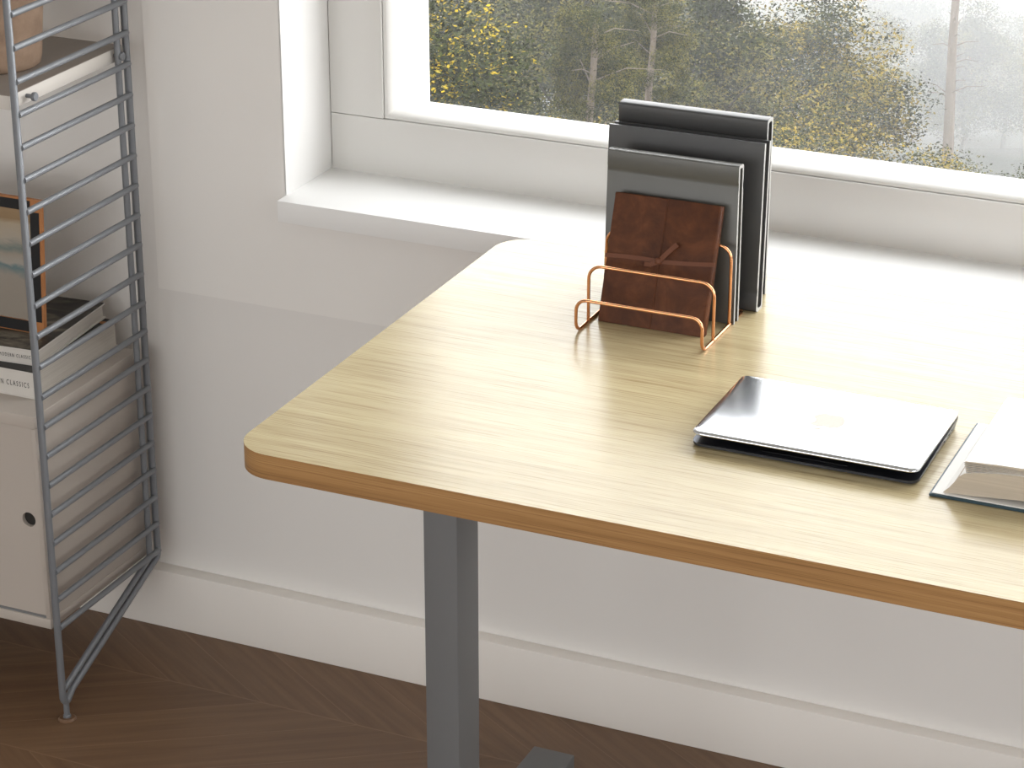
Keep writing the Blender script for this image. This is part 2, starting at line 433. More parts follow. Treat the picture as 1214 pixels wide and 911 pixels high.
# ------------------------------------------------------------------ copper rack
ZD = DH
r = thing('desk_file_rack', (.40, -.33, ZD), 'shiny copper wire file rack holding the upright books on the desk', 'rack')
wr = .0019; zb = ZD+wr
XA, XB = .3265, .4755
def arch(y, ztop, foot=True):
    return fillet([(XA, y, zb), (XA, y, ztop), (XB, y, ztop), (XB, y, zb)], .0155, 8)
bm = bmesh.new()
pts = fillet([(XA, -.262, zb), (XA, -.395, zb), (XA, -.395, ZD+.041), (XB, -.395, ZD+.041), (XB, -.395, zb), (XB, -.262, zb)], .013, 8)
tube(bm, pts, wr, 12); tube(bm, [(XA, -.2595, zb), (XB, -.2595, zb)], wr, 12); finish(bm, 'base_wire', M['copper'], r, smooth=60)
for y, zt in ((-.3585, ZD+.069), (-.3055, ZD+.095)):
    bm = bmesh.new(); tube(bm, arch(y, zt), wr, 12); finish(bm, 'arch_wire', M['copper'], r, smooth=60)

# ------------------------------------------------------------------ leather journal
def lean(x0, y0, z0, ytop, h):
    """matrix: local (x, depth, up) -> world, leaning back"""
    a = math.asin((ytop-y0)/h)
    return Matrix.Translation((x0, y0, z0)) @ Matrix.Rotation(-a, 4, 'X')
def leanbm(bm, mt):
    for v in bm.verts: v.co = mt @ v.co
    return bm
jm = lean(.335, -.3505, ZD+.0006, -.302, .147)
j = thing('leather_journal', (.40, -.34, ZD), 'brown leather journal tied with a strap, leaning in front of the grey books', 'notebook')
JW, JH, JT = .1265, .147, .0135
bm = bmesh.new()                                     # wrap cover: U section open at the left, spine on the right
outl = rrect(0, JW, 0, JT, (.004, .004, .0005, .0005), 5)
prism(bm, [(x, y) for x, y in outl], 0, JH, .0006, 1)
# hollow look at the top: page block sits in a recess, so cut with an inset
tops = [f for f in bm.faces if f.normal.z > .9 and f.calc_area() > JW*JT*.5]
bmesh.ops.inset_individual(bm, faces=tops, thickness=.0015); bmesh.ops.translate(bm, verts=list({v for f in tops for v in f.verts}), vec=(0, 0, -.003))
finish(leanbm(bm, jm), 'cover', M['leather'], j, smooth=40)
finish(leanbm(B(.002, JW-.003, .002, JT-.002, JH-.0028, JH-.0012), jm), 'pages', M['beige'], j)
bm = bmesh.new()                                     # front flap overlapping to the middle
prism(bm, [(.0005, -.0016), (.062, -.0016), (.0635, -.0008), (.0635, -.0001), (.0005, -.0001)], .0005, JH-.0005, .0003, 1)
finish(leanbm(bm, jm), 'flap', M['leather'], j)
def flat(bm, pts, w, th):
    """flat thong along points in the cover plane (x,z), th thick outward (-y)"""
    P = [Vector((p[0], p[1], p[2])) for p in pts]; rings = []
    for i, p in enumerate(P):
        tn = (P[min(i+1, len(P)-1)]-P[max(i-1, 0)]).normalized(); n = tn.cross(Vector((0, 1, 0))).normalized()*w/2
        q = Vector((0, -th, 0))
        rings.append([bm.verts.new(p+n), bm.verts.new(p-n), bm.verts.new(p-n+q), bm.verts.new(p+n+q)])
    for a, b in zip(rings, rings[1:]):
        for k in range(4): bm.faces.new((a[k], a[(k+1) % 4], b[(k+1) % 4], b[k]))
    bm.faces.new(rings[0]); bm.faces.new(rings[-1][::-1])
bm = bmesh.new()
zs = .082
flat(bm, [(-.001, -.0018, zs-.007), (.02, -.0018, zs-.0055), (.045, -.0018, zs-.005), (.064, -.0018, zs-.0055), (.09, -.0003, zs-.004), (.115, -.0003, zs-.0015), (.1278, -.0003, zs)], .0048, .0011)
flat(bm, [(JW+.0004, 0, zs), (JW+.0004, JT*.5, zs), (JW+.0004, JT, zs)], .004, .001)
finish(leanbm(bm, jm), 'strap', M['strap'], j)
bm = bmesh.new()
flat(bm, [(.062, -.0030, zs-.0075), (.069, -.0045, zs+.001), (.077, -.0055, zs+.010), (.083, -.005, zs+.0165)], .0055, .0012)
flat(bm, [(.062, -.0032, zs-.0060), (.054, -.0040, zs-.0105), (.047, -.0035, zs-.0105)], .0052, .0012)
finish(leanbm(bm, jm), 'strap_end', M['strap'], j)
bm = bmesh.new(); box(bm, .0595, .0665, -.0058, -.0022, zs-.0085, zs-.0015, .0012, 2)
finish(leanbm(bm, jm), 'knot', M['strap'], j, smooth=60)

# ------------------------------------------------------------------ the three grey books
def shell_profile(T, H, th, up=True, round_=True):
    """closed outline (depth, height) of a cover: front, spine over the top, back"""
    out = []; n = 8
    if round_:
        ro = T/2
        out += [(0, 0)]
        for i in range(n+1):
            a = PI-PI*i/n; cs, sn = math.cos(a), math.sin(a); out.append((ro+ro*math.copysign(abs(cs)**.55, cs), H-ro*.6+ro*.6*abs(sn)**.55))
        out += [(T, 0), (T-th, 0)]
        ri = ro-th
        for i in range(n+1):
            a = PI*i/n; out.append((ro+ri*math.cos(a), H-ro*.6+(ro*.6-th)*math.sin(a)))
        out += [(th, 0)]
    else:
        out = [(0, 0), (0, H), (T, H), (T, 0), (T-th, 0), (T-th, H-th), (th, H-th), (th, 0)]
    if not up: out = [(y, H-z) for y, z in out]
    return out
def xprism(bm, prof, x0, x1):
    a = [bm.verts.new((x0, y, z)) for y, z in prof]; b = [bm.verts.new((x1, y, z)) for y, z in prof]
    bm.faces.new(a); bm.faces.new(b[::-1])
    n = len(prof)
    for i in range(n): bm.faces.new((a[i], b[i], b[(i+1) % n], a[(i+1) % n]))
def stood_book(x0, x1, y0, ytop, h, T, th, m, label, up, groove=True, back_extra=0, slant=0):
    t = thing('hardcover_book', ((x0+x1)/2, y0, ZD), label, 'book', None)
    mt = lean(x0, y0, ZD+.0005, ytop, h); Wd = x1-x0
    sh = Matrix.Identity(4); sh[0][2] = slant
    mt = mt @ sh
    bm = bmesh.new(); pr = shell_profile(T, h, th, up, True)
    if groove:                                   # the hinge groove pressed into both faces beside the spine
        g = []
        zg = h-.024 if up else .024
        for i, (y, z) in enumerate(pr):
            g.append((y, z))
        def groove_pts(yf, s, rev):
            L = [(yf, zg-.006), (yf+s*.0010, zg-.003), (yf+s*.0012, zg), (yf+s*.0008, zg+.003), (yf, zg+.006)]
            return L[::-1] if rev else L
        if up: g = [pr[0]] + groove_pts(0, 1, False) + pr[1:10] + groove_pts(T, -1, True) + pr[10:]
        else: g = [pr[0]] + groove_pts(0, 1, True) + pr[1:10] + groove_pts(T, -1, False) + pr[10:]
        pr = g
    xprism(bm, pr, 0, Wd)
    cv = finish(leanbm(bm, mt), 'cover', m, t, smooth=30)
    cv.data.materials.append(M['litedge'])
    for p in cv.data.polygons: p.material_index = 1 if abs(p.normal.x) > .8 else 0  # side faces take the painted window-lit tone
    pz0, pz1 = (.004, h-.006) if up else (.006, h-.004)
    finish(leanbm(B(.003, Wd-.0035, th+.0002, T-th-.0002, pz0, pz1, bev=.0003, seg=1), mt), 'pages', M['greypages'], t)
    if back_extra:
        pass
    return t
stood_book(.3105+.012, .4790+.0, -.2995, -.281, .182, .0165, .0040, M['bookA'],
           'mid-grey hardcover book standing directly behind the leather journal, shortest of the grey three', True, slant=-.035)
stood_book(.3030, .4905, -.2555, -.2355, .196, .0215, .0042, M['bookB'],
           'dark grey hardcover book with its open edge up, middle of the grey three', False, slant=-.02)
stood_book(.3010, .4805, -.2115, -.2105, .2145, .0205, .0042, M['bookC'],
           'tallest charcoal hardcover book, rearmost of the three and nearest the window', True, slant=0)

# ------------------------------------------------------------------ laptop
l = thing('laptop', (.665, -.55, ZD), 'slim silver laptop lying almost closed on the oak desk', 'laptop')
LX0, LX1, LY0, LY1 = .5485, .7825, -.6285, -.4700
bm = bmesh.new()                                     # wedge base
o2 = rrect(LX0, LX1, LY0, LY1, (.011, .007, .007, .011), 6)
n = len(o2)
def zt(y): return ZD+.0050+(.0135-.0050)*(y-LY0)/(LY1-LY0)
lo = [bm.verts.new((x*.985+.0150*.665, y*.97+.03*-.55, ZD+.0012)) for x, y in o2]
mi = [bm.verts.new((x, y, zt(y)-.0028)) for x, y in o2]
hi = [bm.verts.new((x, y, zt(y))) for x, y in o2]
bm.faces.new(lo[::-1]); bm.faces.new(hi)
for A, Bq in ((lo, mi), (mi, hi)):
    for i in range(n): bm.faces.new((A[i], A[(i+1) % n], Bq[(i+1) % n], Bq[i]))
finish(bm, 'base', M['alushade'], l, smooth=30)
for (fx, fy) in ((LX0+.02, LY0+.02), (LX1-.02, LY0+.02), (LX0+.02, LY1-.02), (LX1-.02, LY1-.02)):
    bm = bmesh.new(); lathe(bm, [(0, 0), (.005, 0), (.005, .0014), (0, .0014)], (fx, fy, ZD), 16); finish(bm, 'rubber_foot', M['black'], l)
bm = bmesh.new(); box(bm, LX0+.02, LX1-.02, LY0+.055, LY1-.02, 0, .0006)
for v in bm.verts: v.co.z += zt(v.co.y)-.0001
kb = finish(bm, 'keyboard', M['black'], l)
bm = bmesh.new(); box(bm, .62, .71, LY0+.008, LY0+.048, 0, .0005)
for v in bm.verts: v.co.z += zt(v.co.y)-.0001
finish(bm, 'trackpad', M['black'], l)
# lid, hinged at the back and slightly raised at the front
HY, HZ = LY1-.003, ZD+.0140
lidL = HY-LY0+.001; rise = .0022
la = math.atan2(-rise, lidL)
mt = Matrix.Translation((0, HY, HZ)) @ Matrix.Rotation(math.atan2(-(.7575-.0035-HZ), lidL), 4, 'X')
bm = bmesh.new(); ol = rrect(LX0, LX1, -lidL, .004, (.011, .007, .007, .011), 8)
n = len(ol); lay = []
for (ins, z) in ((.0006, .0), (0, .0006), (0, .0020), (.0010, .0032), (.0028, .0040), (.007, .0045)):
    cx, cy = (LX0+LX1)/2, (-lidL+.004)/2; hx, hy = (LX1-LX0)/2, (lidL+.004)/2
    lay.append([bm.verts.new((cx+(x-cx)*(hx-ins)/hx, cy+(y-cy)*(hy-ins)/hy, z)) for x, y in ol])
bm.faces.new(lay[0][::-1]); bm.faces.new(lay[-1])
for A, Bq in zip(lay, lay[1:]):
    for i in range(n): bm.faces.new((A[i], A[(i+1) % n], Bq[(i+1) % n], Bq[i]))
lid = finish(leanbm(bm, mt), 'lid', M['alu'], l, smooth=50)
finish(leanbm(B(LX0+.004, LX1-.004, -lidL+.004, -.004, -.0004, .0003), mt), 'screen', M['glassblack'], lid)
bm = bmesh.new(); tube(bm, [(LX0+.03, HY+.001, HZ-.0025), (LX1-.03, HY+.001, HZ-.0025)], .0028, 12); finish(bm, 'hinge', M['black'], l, smooth=60)
# fruit emblem on the lid, its top towards the front edge
body = [(0,.32),(.10,.36),(.22,.40),(.34,.38),(.44,.31),(.485,.26),(.40,.18),(.355,.06),(.37,-.06),(.43,-.16),(.52,-.22),(.47,-.34),(.38,-.48),(.28,-.58),(.19,-.60),(.09,-.565),(0,-.55),(-.09,-.565),(-.2,-.6),(-.3,-.55),(-.4,-.42),(-.47,-.26),(-.5,-.08),(-.49,.08),(-.44,.22),(-.35,.33),(-.22,.385),(-.1,.355)]
leaf = [(0,.44),(.01,.54),(.07,.63),(.16,.69),(.24,.71),(.235,.62),(.18,.53),(.1,.46)]
lcx, lcy, ls = .668, -.0815, .034
bm = bmesh.new()
for shp in (body, leaf): prism(bm, [(lcx-x*ls, lcy-y*ls) for x, y in shp][::-1], .0044, .00462)
finish(leanbm(bm, mt), 'logo', M['logo'], lid)
for (py, pw) in ((-.492, .0045), (-.505, .003), (-.519, .0065)):
    zc = (zt(py)-.0028+ZD+.0012)/2+.001
    finish(B(LX1-.0030, LX1-.0002, py-pw, py+pw, zc-.0012, zc+.0012, bev=.0005, seg=1), 'port', M['black'], l)

# ------------------------------------------------------------------ open book at the right
b = thing('open_book', (.93, -.55, ZD), 'open hardcover book with a teal cover lying face up right of the laptop', 'book')
BX0, BX1, BY0, BY1 = .7985, 1.075, -.6430, -.4600
bm = bmesh.new()
box(bm, BX0, .930, BY0, BY1, ZD+.0004, ZD+.0032, .0005, 1); box(bm, .944, BX1, BY0, BY1, ZD+.0004, ZD+.0032, .0005, 1)
box(bm, .930, .944, BY0, BY1, ZD+.0004, ZD+.0020)
finish(bm, 'cover', M['teal'], b)
finish(B(BX0+.0022, .930, BY0+.0022, BY1-.0022, ZD+.0033, ZD+.0040), 'endpaper', M['paper'], b)
def leafstack(name, layers, y0, y1, m, mtop):
    """layers: list of x positions with (zlow, zhigh)"""
    bm = bmesh.new(); prev = None
    for (x, zl, zh) in layers:
        ring = [bm.verts.new((x, y0, zl)), bm.verts.new((x, y1, zl)), bm.verts.new((x, y1, zh)), bm.verts.new((x, y0, zh))]
        if prev:
            for k in range(4): bm.faces.new((prev[k], prev[(k+1) % 4], ring[(k+1) % 4], ring[k]))
        else: bm.faces.new(ring)
        prev = ring
    bm.faces.new(prev[::-1])
    o = finish(bm, name, m, b)
    o.data.materials.append(mtop)
    for p in o.data.polygons: p.material_index = 1 if p.normal.z > .55 else 0
    return o
z0 = ZD+.0041
# lower thick fan of pages, fore-edge sloping out over the endpaper
leafstack('page_block', [(.811, .7441, .7446), (.816, .7442, .7500), (.821, .7445, .7570), (.8255, .7448, .7640), (.8300, .745, .7675), (.840, .7455, .7700), (.86, .7475, .7732), (.885, .7495, .7750), (.91, .749, .7720), (.934, .745, .755)], BY0+.006, BY1-.006, M['beige'], M['paper'])
# thin raised leaves above it, spreading apart at the fore-edge
for k in range(6):
    zz = .7688+.0015*k
    leafstack('page_sheet', [(.8305-.0006*k, zz, zz+.0006), (.845, zz+.0012, zz+.0018), (.865, zz+.0035-.0006*k, zz+.0040-.0006*k), (.90, .7755+.0006*k, .7760+.0006*k), (.934, .757+.0006*k, .7575+.0006*k)], BY0+.008+.0006*k, BY1-.006, M['beige'], M['paper'])
leafstack('upper_pages', [(.8290, .7780, .7788), (.840, .7784, .7797), (.86, .7788, .7808), (.885, .7790, .7815), (.905, .777, .7795), (.925, .768, .7705), (.936, .7600, .7620)], BY0+.0095, BY1-.005, M['beige'], M['paper'])
leafstack('page_block', [(.936, z0-.0015, z0+.0095), (.95, z0, z0+.018), (.975, z0, z0+.0225), (1.01, z0, z0+.0215), (1.05, z0, z0+.018), (1.066, z0, z0+.016)], BY0+.006, BY1-.006, M['beige'], M['paper'])

# ------------------------------------------------------------------ ladder shelving
LXc = -.467
s = thing('wire_shelf_ladder', (LXc, -.18, 0), 'grey steel ladder side frame of the shelving, standing on one pointed foot', 'shelf ladder')
ZB = .146; R = .0050; ZLT = 1.62
bm = bmesh.new()
# one continuous outer rod: front upright, foot bend, diagonal, rear upright, top
pts = fillet([(LXc, -.3075, ZLT), (LXc, -.3075, .034), (LXc+.001, -.3015, .026), (LXc+.001, -.286, .040), (LXc, -.0490, ZB-.010), (LXc, -.0490, ZLT)], .010, 6)
tube(bm, pts, R, 12, True)
finish(bm, 'outer_rod', M['rod'], s, smooth=60)
bm = bmesh.new()
pts = fillet([(LXc-.001, -.3025, .047), (LXc-.001, -.0690, ZB-.004), (LXc-.001, -.0690, ZLT)], .008, 6)
tube(bm, pts, R*.88, 12); finish(bm, 'inner_rod', M['rod'], s, smooth=60)
k = 0
while ZB+.04262*k < ZLT-.02:
    z = ZB+.04262*k
    bm = bmesh.new(); tube(bm, [(LXc+.0035, -.3070, z), (LXc+.0035, -.0505, z)], R*.86, 12)
    finish(bm, 'rung', M['rod'], s, smooth=60); k += 1
bm = bmesh.new(); lathe(bm, [(0, 0), (.0055, 0), (.0055, .003), (.0042, .004), (.0042, .024), (0, .024)], (LXc+.0005, -.3020, .0035), 16)
finish(bm, 'foot_pin', M['rod'], s, smooth=40)
bm = bmesh.new(); lathe(bm, [(0, 0), (.0125, 0), (.0125, .0015), (.010, .0038), (0, .0038)], (LXc+.0005, -.3020, 0), 24)
finish(bm, 'foot_disc', M['foot'], s, smooth=40)

# cabinet hung between ladders
CX1, CX0 = -.4800, -1.08; CY0, CY1 = -.303, -.048; CZ0, CZ1 = .138, .4545
c_ = thing('wall_cabinet', ((CX0+CX1)/2, -.17, CZ0), 'beige low cabinet with sliding doors hung on the steel ladder', 'cabinet')
finish(B(CX0, CX1, CY0, CY1, CZ1-.0180, CZ1, bev=.0008), 'top_board', M['cab'], c_, smooth=40)
finish(B(CX0+.001, CX1-.0002, CY0, CY1, CZ0, CZ0+.0145, bev=.0006), 'bottom_board', M['cab'], c_, smooth=40)
for xa, xb in ((CX1-.0075, CX1-.0004), (CX0+.0004, CX0+.0075)):
    finish(B(xa, xb, CY0+.0006, CY1, CZ0+.0146, CZ1-.0184, bev=.0006), 'side_panel', M['cab'], c_, smooth=40)
finish(B(CX0+.008, CX1-.008, CY1-.006, CY1-.001, CZ0+.0146, CZ1-.0184), 'back_panel', M['cab'], c_)
finish(B(CX0+.008, CX1-.008, CY0+.0022, CY0+.010, CZ0+.0147, CZ0+.0180), 'door_track', M['track'], c_)
def door(xa, xb, ya, yb, hx, hz, hr):
    # board with a round finger hole
    bm = bmesh.new(); n = 32; z0, z1 = CZ0+.0182, CZ1-.0188
    def ring(y, r): return [bm.verts.new((hx+r*math.cos(2*PI*i/n), y, hz+r*math.sin(2*PI*i/n))) for i in range(n)]
    def outer(y):
        out = []
        for i in range(n):
            a = 2*PI*i/n; dx, dz = math.cos(a), math.sin(a)
            tt = min(((xb-hx) if dx > 0 else (hx-xa))/max(abs(dx), 1e-9), ((z1-hz) if dz > 0 else (hz-z0))/max(abs(dz), 1e-9))
            out.append([hx+dx*tt, y, hz+dz*tt])
        for cx, cz in ((xa, z0), (xa, z1), (xb, z0), (xb, z1)):
            i = min(range(n), key=lambda q: (out[q][0]-cx)**2+(out[q][2]-cz)**2); out[i] = [cx, y, cz]
        return [bm.verts.new(p) for p in out]
    fo, fi, bo, bi = outer(ya), ring(ya, hr), outer(yb), ring(yb, hr)
    for A, Bq in ((fo, fi), (fi, bi), (bi, bo), (bo, fo)):
        for i in range(n): bm.faces.new((A[i], A[(i+1) % n], Bq[(i+1) % n], Bq[i]))
    dd = finish(bm, 'sliding_door', M['cab'], c_, smooth=30)
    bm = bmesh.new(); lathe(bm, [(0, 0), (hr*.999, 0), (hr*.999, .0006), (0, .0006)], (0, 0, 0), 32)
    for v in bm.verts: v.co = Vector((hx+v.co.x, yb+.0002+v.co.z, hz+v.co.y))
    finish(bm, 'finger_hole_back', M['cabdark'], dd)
door(-.787, CX1-.0078, CY0+.0030, CY0+.0085, -.5040, .299, .0105)
door(CX0+.008, -.775, CY0+.0090, CY0+.0145, -1.04, .299, .0105)

# upper shelf
SZ = .893
u_ = thing('shelf_board', (-.78, -.18, SZ-.019), 'pale shelf board under the clay pot, hooked on the ladder', 'shelf')
finish(B(-1.08, -.4750, -.306, -.046, SZ-.018, SZ, bev=.0006), 'board', M['shelf'], u_, smooth=40)
finish(B(-1.079, -.4756, -.3054, -.0466, SZ, SZ+.0006), 'shaded_top', M['shadetop'], u_)  # thin sheet carrying the painted shade of the shelf top
for ky in (-.270, -.0665):
    bm = bmesh.new(); lathe(bm, [(0, -.004), (.0028, -.004), (.0028, .0090), (.0054, .0090), (.0058, .0098), (.0058, .0130), (.0052, .0138), (0, .0138)], (0, 0, 0), 20)
    for v in bm.verts: v.co = Vector((-.4745+v.co.z, ky+v.co.x, SZ-.0085+v.co.y))
    finish(bm, 'peg', M['rod'], u_, smooth=50)

# clay pot
bm = bmesh.new()
lathe(bm, [(0, 0), (.047, 0), (.0525, .004), (.0545, .012), (.066, .14), (.070, .16), (.070, .165), (.065, .165), (.062, .15), (.050, .02), (0, .02)], (-.569, -.190, SZ), 64)
tag(finish(bm, 'clay_pot', M['clay'], origin=(-.569, -.190, SZ), smooth=40), 'beige clay plant pot on the upper shelf', 'pot')

# books lying on the cabinet
def text_mesh(name, s_, size, mtx, m, parent):
    cu = bpy.data.curves.new(name, 'FONT'); cu.body = s_; cu.size = size; cu.extrude = .0001; cu.align_x = 'RIGHT'
    cu.space_character = 1.5
    to = bpy.data.objects.new(name, cu); C.objects.link(to)
    bpy.context.view_layer.update()
    me = bpy.data.meshes.new_from_object(to.evaluated_get(bpy.context.evaluated_depsgraph_get()))
    bpy.data.objects.remove(to); bm = bmesh.new(); bm.from_mesh(me)
    for v in bm.verts: v.co = mtx @ v.co
    return finish(bm, name, m, parent)
def lying_book(x1, y0, z0, W_, D_, T_, rot, label, text, tsize, artmat, topmat):
    t = thing('paperback_book' if False else 'coffee_table_book', (x1-W_/2, y0+D_/2, z0), label, 'book')
    mt = Matrix.Translation((x1, y0, 0)) @ Matrix.Rotation(rot, 4, 'Z') @ Matrix.Translation((-x1, -y0, 0))
    th = .0022
    bm = bmesh.new()
    box(bm, x1-W_, x1, y0, y0+D_, z0, z0+th, .0003, 1)
    box(bm, x1-W_, x1, y0, y0+.003, z0+th, z0+T_-th, .0003, 1)
    box(bm, x1-W_, x1, y0, y0+D_, z0+T_-th, z0+T_, .0003, 1)
    finish(leanbm(bm, mt), 'cover', M['whitecover'], t)
    finish(leanbm(B(x1-W_+.003, x1-.0028, y0+.0032, y0+D_-.003, z0+th+.0001, z0+T_-th-.0001), mt), 'pages', M['edges'], t)
    finish(leanbm(B(x1-W_+.0002, x1-.0002, y0+.0002, y0+D_-.0002, z0+T_, z0+T_+.0003), mt), 'cover_art', topmat, t)
    tm = mt @ Matrix.Translation((x1-.008, y0-.0002, z0+T_*.40)) @ Matrix.Rotation(PI/2, 4, 'X') @ Matrix.Diagonal((.58, 1, 1, 1))
    text_mesh('spine_lettering', text, tsize, tm, M['ink'], t)
    return t
zc = CZ1+.0002
M['blacktop'] = mat('black_cover_print', (.012, .012, .012), .45)
b1 = lying_book(-.5110, -.2540, zc, .20, .207, .0385, .0, 'white-spined thick art book with black top, lowest on the cabinet', 'MODERN CLASSICS', .0105, None, M['blacktop'])
b2 = lying_book(-.5165, -.2330, zc+.0390, .20, .188, .0225, math.radians(4.3), 'white-spined thinner art book with stormy dark cover lying on top of the stack', 'MODERN CLASSICS', .0072, None, M['art'])
# small orange badges on the art covers
bm = bmesh.new()
e = [( -.545+.008*math.cos(2*PI*i/20), -.066+.006*math.sin(2*PI*i/20)) for i in range(20)]
prism(bm, e, zc+.0390+.0225+.0003, zc+.0390+.0225+.0006); finish(bm, 'orange_badge', M['orange'], b2)
bm = bmesh.new()
e = [( -.524+.006*math.cos(2*PI*i/20), -.062+.0045*math.sin(2*PI*i/20)) for i in range(20)]
prism(bm, e, zc+.0385+.0003, zc+.0385+.0005); finish(bm, 'orange_badge', M['orange'], b1)

# framed beach picture leaning on the books
zf = zc+.0390+.0225+.0006
f_ = thing('picture_frame', (-.63, -.18, zf), 'orange wood picture frame with black inlay around a beach picture', 'picture frame')
fm = lean(0, -.1835, zf, -.1685, .188)
FX1_, FX0_, FH, FT, FB = -.5385, -.7900, .188, .007, .0165
def rot_about(bm): return leanbm(bm, Matrix.Translation((FX1_, -.18, 0)) @ Matrix.Rotation(0, 4, 'Z') @ Matrix.Translation((-FX1_, .18, 0)) @ fm)
finish(rot_about(B(FX1_-FB, FX1_, 0, FT, 0, FH, bev=.0003, seg=1)), 'frame_side', M['orange'], f_)
finish(rot_about(B(FX0_, FX0_+FB, 0, FT, 0, FH, bev=.0003, seg=1)), 'frame_side', M['orange'], f_)
finish(rot_about(B(FX0_+FB, FX1_-FB, 0, FT, FH-FB, FH, bev=.0003, seg=1)), 'frame_rail', M['orange'], f_)
finish(rot_about(B(FX0_+FB, FX1_-FB, 0, FT, 0, FB, bev=.0003, seg=1)), 'frame_rail', M['orange'], f_)
finish(rot_about(B(FX0_+FB, FX1_-FB, .003, .006, FB, FH-FB)), 'beach_picture', M['print'], f_)
finish(rot_about(B(FX1_-FB-.0005, FX1_-.0030, -.0005, .0003, FB+.001, FH-FB-.001)), 'black_inlay', M['blackin'], f_)
finish(rot_about(B(FX0_+.0030, FX0_+FB+.0005, -.0005, .0003, FB+.001, FH-FB-.001)), 'black_inlay', M['blackin'], f_)
finish(rot_about(B(FX0_+FB+.001, FX1_-FB-.0005, -.0005, .0003, FH-FB, FH-.0025)), 'black_inlay', M['blackin'], f_)
finish(rot_about(B(FX0_+FB+.001, FX1_-FB-.0005, -.0005, .0003, .0015, FB)), 'black_inlay', M['blackin'], f_)

# ------------------------------------------------------------------ outside: wooded valley (metres)
CAM = Vector((1.3171, -2.79, 1.7865))*S
yaw = -.4196
fh = Vector((math.sin(yaw), math.cos(yaw), 0)); rh = Vector((math.cos(yaw), -math.sin(yaw), 0))
def gz(D): return -7.0 - min(D, 250)*.27 + max(0, D-250)*.22
bm = bmesh.new(); NG = 40; grid = []
for i in range(NG+1):
    row = []
    for jx in range(NG+1):
        D = 4+ (i/NG)**1.5*560; U = (jx/NG-.5)*(120+D*1.2)
        p = CAM+fh*D+rh*U; row.append(bm.verts.new((p.x, p.y, gz(D)+random.uniform(-.6, .6))))
    grid.append(row)
for i in range(NG):
    for jx in range(NG): bm.faces.new((grid[i][jx], grid[i+1][jx], grid[i+1][jx+1], grid[i][jx+1]))
struct(finish(bm, 'ground', M['ground'], scale=1))

def crown_mesh(seed, rx, rz, nblob, nleaf, ls, name='foliage'):
    rg = random.Random(seed); verts = []; faces = []
    blobs = []
    for i in range(nblob):
        th = rg.uniform(0, 2*PI); ph = math.acos(rg.uniform(-.75, 1)); rr = rg.uniform(.45, .9)
        blobs.append((rx*rr*math.sin(ph)*math.cos(th), rx*rr*math.sin(ph)*math.sin(th), rz*rr*math.cos(ph), rx*rg.uniform(.18, .36)))
    blobs.append((0, 0, 0, rx*.6))
    for i in range(nleaf):
        bx, by, bz, br = blobs[rg.randrange(len(blobs))]
        v = Vector((rg.gauss(0, 1), rg.gauss(0, 1), rg.gauss(0, 1)))
        v.normalize(); v *= br*(rg.random()**.35)*rg.uniform(.8, 1.15); v.z *= .7
        p = Vector((bx, by, bz))+v
        a = Vector((rg.gauss(0, 1), rg.gauss(0, 1), rg.gauss(0, .45))).normalized()
        b2 = a.cross(Vector((rg.gauss(0, .5), rg.gauss(0, .5), 1))).normalized()
        sz = ls*rg.uniform(.6, 1.3); a *= sz; b2 *= sz*.62
        n0 = len(verts); verts += [p-a, p-b2*.9, p+a, p+b2*.9]; faces.append((n0, n0+1, n0+2, n0+3))
    me = bpy.data.meshes.new(name); me.from_pydata([tuple(v) for v in verts], [], faces); me.materials.append(M['leafdark'])
    return me
LS = .052
crowns = [crown_mesh(11, 3.2, 4.2, 60, 60000, LS), crown_mesh(12, 3.6, 3.6, 75, 64000, LS), crown_mesh(13, 2.6, 4.6, 60, 50000, LS)]
def tree(D, U, top, ci, sc, m, label, name='broadleaf_tree', bark='bark', trunk=.16, group=None):
    p = CAM+fh*D+rh*U; g = gz(D)
    H = [4.2, 3.6, 4.6][ci]*sc; cz = top-H*.95
    t = bpy.data.objects.new(name, None); C.objects.link(t); t.location = (p.x, p.y, g)
    tag(t, label, 'tree', group)
    o = bpy.data.objects.new('foliage', crowns[ci]); C.objects.link(o); o.parent = t
    o.location = (0, 0, cz-g); o.scale = (sc,)*3; o.rotation_euler = (0, 0, random.uniform(0, 6.28))
    o.material_slots[0].link = 'OBJECT'; o.material_slots[0].material = M[m]
    bm = bmesh.new(); rg = random.Random(int(D*10+U))
    hh = cz-g
    pts = [(rg.uniform(-.1, .1)*i, rg.uniform(-.1, .1)*i, -.8+(hh+.8)*i/5) for i in range(6)]
    tube(bm, pts, [trunk*1.6, trunk*1.3, trunk*1.15, trunk, trunk*.9, trunk*.6], 10)
    for k in range(7):
        a = rg.uniform(0, 6.28); z = hh*rg.uniform(.55, .98); L = rg.uniform(1.0, 2.4)*sc
        q = Vector(pts[4]); tube(bm, [(q.x, q.y, z), (q.x+math.cos(a)*L*.5, q.y+math.sin(a)*L*.5, z+L*.35), (q.x+math.cos(a)*L, q.y+math.sin(a)*L, z+L*.9)], [trunk*.45, trunk*.3, trunk*.12], 6)
    me = bpy.data.meshes.new('trunk'); bm.to_mesh(me); bm.free(); me.materials.append(M[bark])
    tr = bpy.data.objects.new('trunk', me); C.objects.link(tr); tr.parent = t
    return t
